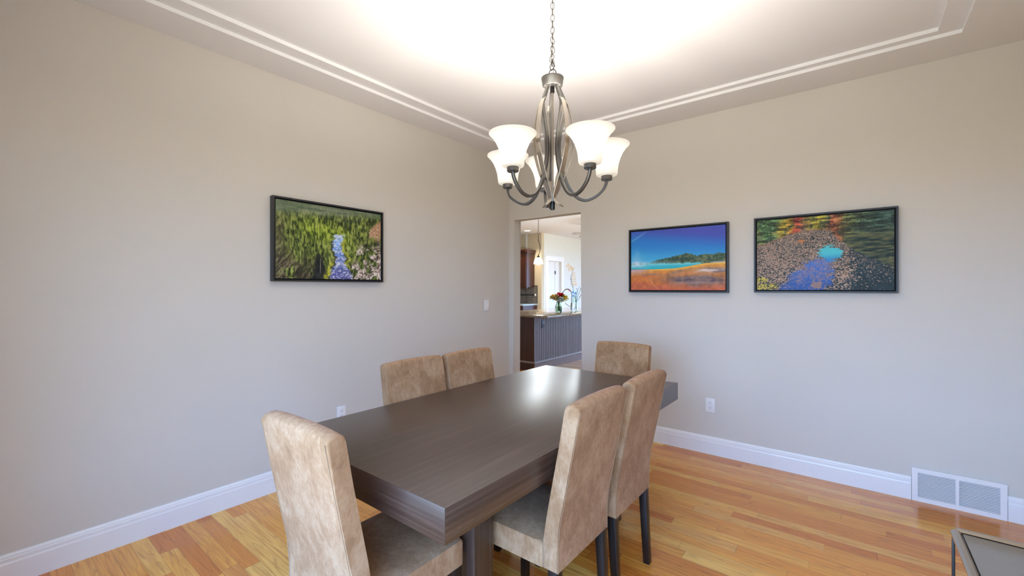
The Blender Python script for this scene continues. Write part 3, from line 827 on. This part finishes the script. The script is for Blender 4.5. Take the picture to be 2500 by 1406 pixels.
for a, Rr in angs:
    sd = P(a + 90, 1, 0)
    path = [P(a, r, z) for r, z in [(.030, 2.29), (.040, 2.265), (.060, 2.215), (.062, 2.18), (.045, 2.10), (.033, 2.02), (.036, 1.95), (.052, 1.88), (.080, 1.81), (.113, 1.768), (.152, 1.752), (.195, 1.764), (Rr - .022, 1.795), (Rr - .005, 1.825), (Rr, 1.848)]]
    path = catmull(path, 6)
    bm = new(); sweep(bm, path, rect(.014, .0135, .0018), side=sd)
    obj('arm', bm, M['dknickel'], cd)
    b = a + 3
    rp = catmull([P(b, r, z) for r, z in [(.058, 2.225), (.074, 2.20), (.092, 2.13), (.100, 2.06), (.096, 1.99), (.078, 1.92), (.054, 1.855), (.030, 1.80), (.018, 1.772), (.022, 1.748), (.040, 1.730), (.052, 1.724)]], 6)
    bm = new()
    sweep(bm, rp, lambda q: rect(.027 - .006 * abs(2 * q - 1) ** 2 - (.008 * max(0, q - .8) / .2), .004, .0008), side=P(b + 90, 1, 0))
    obj('ribbon', bm, M['nickel'], cd)
    c = P(a, Rr, 0)
    bm = new(); lathe(bm, [(0, 1.845), (.023, 1.845), (.026, 1.848), (.026, 1.868), (.024, 1.871), (0, 1.871)], 28, (c.x, c.y, 0)); obj('holder', bm, M['dknickel'], cd)
    bm = new(); lathe(bm, shade_prof, 48, (c.x, c.y, 1.866), cap=False, closed=True)
    sh = obj('shade', bm, M['shade'], cd)
    bm = new(); lathe(bm, [(0, 1.872), (.012, 1.872), (.012, 1.892), (.020, 1.905), (.027, 1.925), (.024, 1.945), (.012, 1.956), (0, 1.958)], 20, (c.x, c.y, 0)); obj('bulb', bm, M['bulb'], sh)
    li = bpy.data.lights.new('bulb_light', 'POINT'); li.energy = 11.6; li.color = (1, .93, .85); li.shadow_soft_size = .03
    lo = bpy.data.objects.new('bulb_light', li); COL.objects.link(lo); lo.location = (CX + c.x, CY + c.y, 1.968)
# loop, chain and wire
def link(bm, z, L, W, r, yaw, dx=0, dy=0, tilt=0):
    pts = []
    for i in range(18):
        t_ = 2 * PI * i / 18
        p = Vector((W * math.cos(t_), 0, L * math.sin(t_)))
        p = Matrix.Rotation(tilt, 3, 'Y') @ p
        p = Matrix.Rotation(yaw, 3, 'Z') @ p
        pts.append(p + Vector((dx, dy, z)))
    sweep(bm, pts, circ(r, 6), closed=True)
bm = new(); link(bm, 2.352, .024, .018, .0022, .3); obj('top_loop', bm, M['black'], cd)
bm = new()
z = 2.388; k = 0
while z < 2.76:
    tz = 2.388 <= z < 2.52
    link(bm, z, .0185, .0085, .0019, k * 1.57 + .4, (random.uniform(-.004, .004) if tz else 0), (random.uniform(-.004, .004) if tz else 0), (random.uniform(-.35, .35) if tz else random.uniform(-.06, .06)))
    z += .0205 if tz else .029; k += 1
obj('chain', bm, M['bronze'], cd)
bm = new()
w_ = [(.002, 0, 2.34), (.006, .004, 2.40), (-.007, .003, 2.43), (.011, -.004, 2.41), (.012, .003, 2.385), (.004, .006, 2.40), (-.008, -.004, 2.45), (.006, .003, 2.48), (-.004, .004, 2.52), (.007, -.004, 2.54), (.001, .005, 2.56), (-.003, .002, 2.62), (.003, -.002, 2.68), (0, 0, 2.77)]
tube(bm, w_, .0011, 6, 6)
obj('wire', bm, M['bronze'], cd)
bm = new(); lathe(bm, [(0, S2 - .02), (.045, S2 - .018), (.062, S2 - .004), (.063, S2), (0, S2)], 36); obj('canopy', bm, M['dknickel'], cd)

# ------------------------------------------------------------------ side table at the right edge
st = thing('side_table', 'side table with grey glass top and dark chrome rim at lower right edge', 'side table', (3.214, -1.868, 0))
sx, sy, sz = .56, .95, .62
bm = new()
def rail(x0, y0, x1, y1):
    sweep(bm, [Vector((x0, y0, sz - .010)), Vector((x1, y1, sz - .010))], rect(.022, .020, .006))
rail(.011, -.011, sx - .011, -.011); obj('rim', bm, M['chrome'], st)
bm = new(); rail(.009, -.024, .009, -sy + .024); obj('rim', bm, M['chrome'], st)
bm = new(); rail(sx - .011, -.024, sx - .011, -sy + .024); obj('rim', bm, M['chrome'], st)
bm = new(); rail(.011, -sy + .011, sx - .011, -sy + .011); obj('rim', bm, M['chrome'], st)
bm = new(); box(bm, .023, sx - .024, -sy + .024, -.030, sz - .016, sz - .006, .001); obj('glass_top', bm, M['greyglass'], st)
bm = new(); box(bm, .018, sx - .018, -sy + .018, -.018, sz - .028, sz - .0165); obj('under_frame', bm, M['black'], st, False)
for x in (.006, sx - .006):
    for y in (-.012, -sy + .012):
        bm = new(); box(bm, x - .0035, x + .0035, y - .004, y + .004, 0, sz - .018, .0015); obj('leg', bm, M['black'], st)

# ------------------------------------------------------------------ kitchen: island
isl = thing('kitchen_island', 'dark wood kitchen island with beadboard side seen through the doorway', 'kitchen island', (0, 0, 0))
IX, IY = -1.01, 1.89
bm = new(); box(bm, -1.72, IX - .012, IY, 4.15, 0, .885); obj('cabinet_body', bm, M['cherry'], isl, False)
bm = new()
y = IY + .008; k = 0
prof = []
while y < 4.14:
    prof += [(IX - .010, y), (IX - .002, y + .003), (IX, y + .008), (IX, y + .034), (IX - .002, y + .039), (IX - .010, y + .042), (IX - .011, y + .047)]
    y += .052
pts = [(IX - .012, IY), (IX - .002, IY)] + prof + [(IX - .012, y)]
prism(bm, pts, .735, 'z', .15)
obj('beadboard', bm, M['bead'], isl, False)
bm = new(); prism(bm, [(IX - .012, 0), (IX + .012, 0), (IX + .012, .118), (IX + .004, .126), (IX - .012, .126)], 2.26, 'y', IY); obj('base_moulding', bm, M['kickwood'], isl, False)
bm = new(); prism(bm, [(IX - .012, .126), (IX + .016, .126), (IX + .016, .140), (IX + .002, .152), (IX - .012, .152)], 2.26, 'y', IY)
prism(bm, [(IY, .126), (IY - .010, .126), (IY - .010, .140), (IY - .001, .152), (IY, .152)], .71, 'x', -1.72); obj('cap_moulding', bm, plain('grey_brown_moulding', srgb(150, 138, 130), .4), isl, False)
bm = new(); box(bm, IX - .008, IX + .006, IY, IY + .03, .152, .885); obj('corner_post', bm, M['bead'], isl, False)
bm = new(); box(bm, -1.80, -.555, 1.59, 4.25, .885, .92, .008, 3); obj('countertop', bm, M['granite'], isl)
bm = new(); box(bm, IX, IX + .008, 2.10, 2.175, .68, .80, .002); op = obj('island_outlet', bm, M['black'], isl)
op['label'] = 'black outlet plate on the beadboard'

# upper cabinet, backsplash, back counter
uc = thing('upper_cabinet', 'dark cherry wall cabinet with crown moulding on the beige kitchen wall', 'cabinet', (-3.50, KY - .016, 1.345))
bm = new(); box(bm, -.95, 0, -.33, 0, 0, .88); obj('body', bm, M['cherry'], uc, False)
for x0, x1 in ((-.94, -.48), (-.47, -.01)):
    bm = new()
    for a, b, c, d in ((x0, x0 + .06, .02, .86), (x1 - .06, x1, .02, .86), (x0 + .06, x1 - .06, .02, .08), (x0 + .06, x1 - .06, .80, .86)): box(bm, a, b, -.352, -.33, c, d)
    box(bm, x0 + .06, x1 - .06, -.342, -.33, .08, .80); box(bm, x0 + .085, x1 - .085, -.348, -.342, .105, .775, .003)
    obj('door', bm, M['cherry'], uc, False)
bm = new(); prism(bm, [(-.352, .87), (-.36, .89), (-.385, .92), (-.40, .935), (-.40, .955), (0, .955), (0, .87)], 1.0, 'x', -.97)
prism(bm, [(.0, .88), (.03, .915), (.045, .935), (.045, .955), (0, .955)], .40, 'y', -.40); obj('crown', bm, M['cherry'], uc, False)
bm = new(); box(bm, -.95, 0, -.345, -.31, -.03, 0); obj('light_rail', bm, M['cherry'], uc, False)

bs = thing('tile_backsplash', 'grey brown brick tile backsplash under the wall cabinet', 'backsplash', (-3.41, KY, .925))
bm = new(); box(bm, -1.7, -.012, -.010, 0, 0, .455); obj('tiles', bm, M['tile'], bs, False)
bm = new(); box(bm, -.012, 0, -.014, 0, 0, .467); box(bm, -1.7, -.012, -.014, 0, .455, .467); obj('edge_trim', bm, M['darkgap'], bs, False)
bm = new(); box(bm, -1.7, -.02, -.014, -.010, .20, .245); obj('accent_strip', bm, M['slot'], bs, False)
bm = new(); box(bm, -.085, -.03, -.022, -.014, .19, .25, .004); obj('outlet_cover', bm, M['plastic'], bs)
bc = thing('base_cabinet', 'low kitchen base cabinet with pale counter along the beige wall', 'cabinet', (-3.40, KY - .002, 0))
bm = new(); box(bm, -1.7, -.03, -.60, 0, .1, .885); obj('body', bm, M['cherry'], bc, False)
bm = new(); box(bm, -1.7, -.05, -.54, 0, 0, .1); obj('toe_kick', bm, M['black'], bc, False)
bm = new(); box(bm, -1.7, 0, -.64, 0, .885, .922, .006, 2); obj('countertop', bm, M['counter_light'], bc)

# pendants
def pendant(loc, label):
    t = thing('pendant_lamp', label, 'pendant lamp', loc, 0, 'pendant lamps above the kitchen island')
    bm = new()
    prof = [(.012, .145), (.030, .142), (.052, .128), (.070, .105), (.082, .070), (.088, .030), (.0905, .022), (.088, .022), (.0855, .030), (.079, .070), (.067, .102), (.050, .124), (.029, .138), (.012, .141)]
    lathe(bm, prof, 36, cap=False, closed=True)
    s = obj('shade', bm, shade_mat('lit_pendant_glass', .3), t)
    bm = new(); lathe(bm, [(0, .0), (.022, .008), (.030, .03), (.024, .06), (.012, .08), (.012, .13), (0, .13)], 20); obj('bulb', bm, emis('pendant_bulb_glow', (1, .95, .88, 1), 9), s)
    bm = new(); lathe(bm, [(0, .140), (.030, .141), (.022, .158), (.012, .170), (.006, .185), (0, .185)], 20); obj('holder', bm, M['black'], t)
    bm = new(); tube(bm, [(0, 0, .18), (.012, 0, .20), (.033, 0, .25), (.040, 0, .32), (.030, 0, .38), (.006, 0, .44), (-.006, 0, .475)], .006, 8); obj('curved_arm', bm, M['black'], t)
    bm = new(); lathe(bm, [(0, .47), (.005, .47), (.005, .57), (0, .57)], 8); obj('rod', bm, M['black'], t)
    bm = new(); link(bm, .60, .022, .019, .003, .9); obj('ring', bm, M['black'], t)
    bm = new(); z = .645; k = 0
    while z < CH - loc[2] - .03:
        link(bm, z, .018, .009, .0022, k * 1.57 + .5); z += .029; k += 1
    obj('chain', bm, M['black'], t)
    top = CH - loc[2]
    bm = new(); lathe(bm, [(0, top - .03), (.05, top - .025), (.06, top), (0, top)], 24); obj('canopy', bm, M['black'], t)
    li = bpy.data.lights.new('pendant_light', 'POINT'); li.energy = 36; li.color = (.86, .95, 1); li.shadow_soft_size = .085
    lo = bpy.data.objects.new('pendant_light', li); COL.objects.link(lo); lo.location = (loc[0], loc[1], loc[2] - .03)
pendant((-1.606, 2.86, 1.755), 'curved-arm pendant lamp with white glass shade hanging fully in view in the doorway')
pendant((-1.37, 4.22, 1.755), 'pendant lamp almost wholly hidden by the right edge of the doorway')

rl = thing('recessed_light', 'glowing recessed downlight in the kitchen ceiling', 'ceiling light', (-3.32, 4.84, CH))
bm = new(); lathe(bm, [(.072, -.008), (.095, -.006), (.098, 0), (.072, 0)], 36, cap=False, closed=True); obj('trim_ring', bm, M['trim'], rl)
bm = new(); lathe(bm, [(0, -.006), (.072, -.006), (.072, .002), (0, .002)], 36); obj('lens', bm, M['lamp'], rl)
li = bpy.data.lights.new('downlight', 'SPOT'); li.energy = 55; li.spot_size = R(120); li.spot_blend = .6; li.color = (1, .86, .68); li.shadow_soft_size = .06
lo = bpy.data.objects.new('downlight', li); COL.objects.link(lo); lo.location = (-3.32, 4.84, CH - .02)

# ceiling fan, only two blades reach into view
cf = thing('ceiling_fan', 'white ceiling fan with blade ends showing at the doorway top right', 'ceiling fan', (-1.419, 4.912, 0))
bm = new(); lathe(bm, [(0, 2.40), (.06, 2.41), (.10, 2.44), (.11, 2.50), (.08, 2.55), (.03, 2.57), (.015, 2.58), (.015, 2.70), (.05, 2.71), (.06, 2.74), (0, 2.74)], 28); obj('motor', bm, M['plastic'], cf)
for k in range(5):
    bm = new(); box(bm, .12, .62, -.065, .065, 2.505, 2.515, .003)
    bmesh.ops.rotate(bm, verts=bm.verts, cent=(.4, 0, 2.51), matrix=Matrix.Rotation(R(12), 3, 'X'))
    bmesh.ops.rotate(bm, verts=bm.verts, cent=(0, 0, 0), matrix=Matrix.Rotation(R(k * 72 + 160), 3, 'Z'))
    obj('blade', bm, plain('grey_fan_blade', srgb(176, 172, 168), .5), cf)

# ------------------------------------------------------------------ things on the island
IZ = .92
vs = thing('flower_vase', 'green glass vase on the island holding the red and yellow bouquet', 'vase', (-.915, 2.47, IZ))
bm = new()
lathe(bm, [(0, 0), (.045, 0), (.055, .01), (.064, .05), (.064, .085), (.050, .125), (.038, .15), (.044, .175), (.048, .18), (.045, .18), (.040, .172), (.034, .15), (.046, .122), (.060, .083), (.060, .05), (.050, .014), (0, .012)], 32, cap=False)
obj('glass_body', bm, M['glass'], vs)
bm = new(); lathe(bm, [(0, .013), (.049, .014), (.058, .05), (.0585, .08), (.054, .10), (0, .10)], 28); obj('water', bm, glass('vase_water', srgb(222, 232, 220), 1.2, 1), vs)

bq = thing('flower_bouquet', 'bouquet of red, yellow and peach flowers with green leaves in the vase', 'flowers', (-.915, 2.47, IZ))
rb = random.Random(3)
bm = new()
for k in range(16):
    a = rb.uniform(0, 2 * PI); r0 = rb.uniform(.0, .03); r1 = rb.uniform(.02, .13)
    tube(bm, [(r0 * math.cos(a + 2), r0 * math.sin(a + 2), .03), (.01 * math.cos(a), .01 * math.sin(a), .15), (r1 * math.cos(a), r1 * math.sin(a), .24 + rb.uniform(0, .04))], .0025, 6, 5)
obj('stems', bm, M['stem'], bq)
def leaf(bm, base, d, L, W, droop=.2):
    d = Vector(d).normalized(); s = d.cross(Vector((0, 0, 1))); s = s.normalized() if s.length > .01 else Vector((1, 0, 0))
    up = s.cross(d)
    prev = None
    for i in range(6):
        q = i / 5; w = W * math.sin(PI * min(1, q * .93 + .05))
        c = Vector(base) + d * L * q - Vector((0, 0, 1)) * droop * L * q * q
        row = [bm.verts.new(c - s * w + up * .15 * w), bm.verts.new(c), bm.verts.new(c + s * w + up * .15 * w)]
        if prev:
            for j in range(2): bm.faces.new((prev[j], prev[j + 1], row[j + 1], row[j]))
        prev = row
bm = new()
for k in range(46):
    a = rb.uniform(0, 2 * PI)
    leaf(bm, (.03 * math.cos(a), .03 * math.sin(a), .20 + rb.uniform(0, .05)), (math.cos(a), math.sin(a), rb.uniform(.0, .9)), rb.uniform(.11, .21), rb.uniform(.009, .019), rb.uniform(.0, .35))
lv = obj('leaves', bm, M['green'], bq); lv['kind'] = 'stuff'
def blossom(mat, p, r, petals=5, rows=4):
    bm = new()
    for w in range(rows):
        for k in range(petals + w):
            a = 2 * PI * k / (petals + w) + w * .6
            el = 1.3 - w * .5
            leaf(bm, Vector(p) + Vector((0, 0, -r * .3)), (math.cos(a) * math.cos(el), math.sin(a) * math.cos(el), math.sin(el)), r * (.9 + .12 * w), r * .42, .1)
    bmesh.ops.translate(bm, verts=bm.verts, vec=(0, 0, 0))
    return obj('blossom', bm, M[mat], bq)
def vp(l, d, z): return (rx * l + fx * d, ry * l + fy * d, z)
for m_, l, d, z, r in [('red', .02, -.05, .30, .06), ('red', .055, .02, .305, .055), ('red', .0, .03, .315, .05), ('peach', -.085, -.07, .265, .06), ('peach', -.045, .03, .285, .055), ('peach', -.05, -.09, .24, .05),
        ('yellow', .115, -.05, .26, .06), ('yellow', .08, .06, .28, .055), ('yellow', -.12, .04, .26, .05), ('yellow', .09, -.09, .235, .05), ('yellow', -.10, -.03, .285, .045),
        ('whitep', .02, -.09, .215, .045), ('whitep', .06, -.08, .21, .04), ('whitep', -.015, -.09, .235, .04), ('whitep', .03, -.10, .245, .04)]:
    blossom(m_, vp(l, d, z), r)

fc = thing('kitchen_faucet', 'brushed steel gooseneck faucet on the island behind the bouquet', 'faucet', (-.915, 2.90, IZ))
sp_ = Vector((-rx, -ry, 0))
bm = new(); lathe(bm, [(0, 0), (.028, 0), (.028, .006), (.022, .012), (.021, .14), (.016, .15), (0, .15)], 24); obj('body', bm, M['steel'], fc)
pp = [Vector((0, 0, .14)), Vector((0, 0, .26))] + [sp_ * (.082 - .082 * math.cos(q)) + Vector((0, 0, .30 + .09 * math.sin(q))) for q in (0, .5, 1.0, 1.57, 2.1, 2.6)] + [sp_ * .164 + Vector((0, 0, .28)), sp_ * .168 + Vector((0, 0, .22))]
bm = new(); tube(bm, pp, .0105, 12, 6); obj('spout', bm, M['steel'], fc)
bm = new(); tube(bm, [sp_ * .168 + Vector((0, 0, .23)), sp_ * .170 + Vector((0, 0, .16))], .015, 12, 1); obj('spray_head', bm, M['steel'], fc)
bm = new(); tube(bm, [sp_ * .018 + Vector((0, 0, .09)), sp_ * .07 + Vector((0, 0, .105)), sp_ * .12 + Vector((0, 0, .15))], .006, 8, 4); obj('lever', bm, M['steel'], fc)

bv = thing('bud_vase', 'slim clear glass vase on the island right of the faucet', 'vase', (-.90, 3.02, IZ))
bm = new(); lathe(bm, [(0, 0), (.030, 0), (.032, .01), (.026, .06), (.014, .10), (.012, .15), (.018, .165), (.016, .165), (.010, .15), (.012, .10), (.023, .06), (.028, .012), (0, .010)], 24, cap=False); obj('glass_body', bm, M['clear'], bv)
br = thing('dried_branches', 'tall thin budding branches standing in the slim clear vase', 'branches', (-.90, 3.02, IZ))
for k, (l1, d1_, z1, l2, d2, z2) in enumerate([(-.03, .02, .30, -.10, .0, .62), (.04, -.02, .30, .14, .0, .50), (.01, .03, .28, .05, .06, .40), (.05, .0, .22, .13, -.04, .36)]):
    bm = new()
    p0 = Vector((0, 0, .012)); p1 = Vector(vp(l1, d1_, z1)); p2 = Vector(vp(l2, d2, z2))
    cp = catmull([p0, Vector((0, 0, .15)), p1, p2], 6)
    sweep(bm, cp, circ(.0035, 6))
    for q in range(5):
        c = cp[-1 - q * 2]; a = q * 2.4
        tube(bm, [c, c + Vector(vp(.025 * math.cos(a), .01, .03))], .002, 5, 1)
        e = c + Vector(vp(.027 * math.cos(a), .01, .032))
        lathe(bm, [(0, -.008), (.006, -.002), (.005, .006), (0, .011)], 6, tuple(e))
    obj('branch', bm, M['twig'], br)

# wall decorations on the pale kitchen wall (x = KX)
def wall_pt(px, py):
    f, v0 = 1054.92, 701.8
    dx = fx + rx * (px - 1250) / f; dy = fy + ry * (px - 1250) / f
    s = (KX - 2.988) / dx
    return (-3.718 + dy * s, 1.339 + (v0 - py) / f * s)
BASE = [0, 0]
def lp(px, py):
    y, z = wall_pt(px, py); return (y - BASE[0], z - BASE[1])
def wall_thing(name, label, cat, px, py):
    BASE[0], BASE[1] = wall_pt(px, py)
    return thing(name, label, cat, (KX, BASE[0], BASE[1]))
def poly(bm, pts, th=.004):
    prism(bm, [lp(*p) for p in pts], th + .002, 'x', -.002)
gd = wall_thing('giraffe_decal', 'tan mosaic giraffe wall decal on the pale kitchen wall', 'wall decal', 1400, 697)
bm = new()
for y0, y1 in ((664, 668), (669.5, 673), (674.5, 678), (679.5, 683.5), (685, 689), (690.5, 697)):
    xl = 1396.5 - (y0 - 664) * .04; xr = 1404 + (y0 - 664) * .17
    n = 3
    for k in range(n):
        a = xl + (xr - xl) * k / n + .4; b = xl + (xr - xl) * (k + 1) / n - .4
        poly(bm, [(a, y0), (b, y0 + .4), (b, y1), (a, y1 - .4)])
obj('neck_patches', bm, M['decal'], gd, False)
bm = new()
for q in [[(1382, 648), (1386, 645), (1388, 650), (1384, 653)], [(1387, 644.5), (1392, 647), (1391, 652), (1388.6, 650)], [(1392.6, 648), (1397, 651), (1396, 656), (1391.6, 653)], [(1386, 654), (1391, 653.5), (1392, 659), (1390, 663)], [(1393, 655), (1398, 653), (1402, 652), (1400, 660), (1396, 663)], [(1385.5, 644), (1387.5, 640.5), (1388.5, 644)]]:
    poly(bm, q)
obj('head_patches', bm, M['decal'], gd, False)
bm = new()
tube(bm, [(.003, *lp(1401.5, 655)), (.003, *lp(1397, 664)), (.003, *lp(1395, 680)), (.003, *lp(1394, 697))], .004, 6, 6)
obj('outline', bm, plain('grey_decal_line', srgb(150, 130, 108), .8), gd)
dr = wall_thing('childs_painting', 'pale blue sheet with painted flowers taped low on the pale kitchen wall', 'painting', 1402, 742)
bm = new(); poly(bm, [(1394, 706), (1411, 708), (1411, 742), (1394, 739)], .002); obj('sheet', bm, M['paper'], dr, False)
bm = new()
for px, py in ((1398, 714), (1405, 716), (1399, 722)): 
    poly(bm, [(px + 2 * math.cos(a), py + 3 * math.sin(a)) for a in [2 * PI * i / 8 for i in range(8)]], .0035)
obj('blue_flowers', bm, M['blue'], dr, False)
bm = new(); poly(bm, [(1397.5, 720), (1398.5, 720), (1399.5, 738), (1398, 738)], .003); poly(bm, [(1404.5, 722), (1405.5, 722), (1405, 739), (1403.5, 739)], .003); obj('green_stems', bm, M['green'], dr, False)
pk = wall_thing('paper_flower', 'small pink paper flower on the pale kitchen wall beside the painting', 'paper flower', 1390, 711)
bm = new(); poly(bm, [(1390 + 2.6 * math.cos(a) * (1 + .25 * math.cos(5 * a)), 708 + 3 * math.sin(a) * (1 + .25 * math.cos(5 * a))) for a in [2 * PI * i / 20 for i in range(20)]], .003); obj('petals', bm, M['pink'], pk, False)

# ------------------------------------------------------------------ light
wd = bpy.data.worlds.new('sky'); S.world = wd; wd.use_nodes = True
nt = wd.node_tree; bg = nt.nodes['Background']
tc = nt.nodes.new('ShaderNodeTexCoord'); sp = nt.nodes.new('ShaderNodeSeparateXYZ'); nt.links.new(tc.outputs['Generated'], sp.inputs[0])
rp = nt.nodes.new('ShaderNodeValToRGB'); mr = nt.nodes.new('ShaderNodeMapRange'); mr.inputs[1].default_value = -1; mr.inputs[2].default_value = 1
nt.links.new(sp.outputs[2], mr.inputs[0]); nt.links.new(mr.outputs[0], rp.inputs[0])
e = rp.color_ramp.elements
e[0].position = .46; e[0].color = (.26, .27, .25, 1); e[1].position = .9; e[1].color = (.27, .49, 1.0, 1)
k = e.new(.52); k.color = (.31, .56, 1.0, 1)
nt.links.new(rp.outputs[0], bg.inputs[0]); bg.inputs[1].default_value = 9.2

def portal(name, loc, rot, w, h):
    li = bpy.data.lights.new(name, 'AREA'); li.shape = 'RECTANGLE'; li.size = w; li.size_y = h; li.cycles.is_portal = True
    lo = bpy.data.objects.new(name, li); COL.objects.link(lo); lo.location = loc; lo.rotation_euler = rot
portal('window_daylight', ((WX0 + WX1) / 2, YB - .11, (WZ0 + WZ1) / 2), (R(90), 0, R(0)), WX1 - WX0, WZ1 - WZ0)
portal('kitchen_daylight', (4.31, 5.2, 1.5), (R(90), 0, R(90)), 4.4, 2.2)
portal('kitchen_daylight', (.6, 9.11, 1.55), (R(90), 0, R(180)), 3.6, 1.7)

# ------------------------------------------------------------------ camera
cm = bpy.data.cameras.new('camera'); co = bpy.data.objects.new('camera', cm); COL.objects.link(co)
cm.sensor_width = 36; cm.sensor_fit = 'HORIZONTAL'; cm.lens = 1054.92 * 36 / 2500
cm.shift_y = -1.2 / 2500; cm.clip_start = .02
co.location = (2.988, -3.718, 1.339); co.rotation_euler = (R(90), 0, R(38.419))
S.camera = co
S.view_settings.view_transform = 'Standard'; S.view_settings.look = 'None'
S.view_settings.gamma = 1; S.view_settings.use_curve_mapping = False
S.view_settings.exposure = 0.81
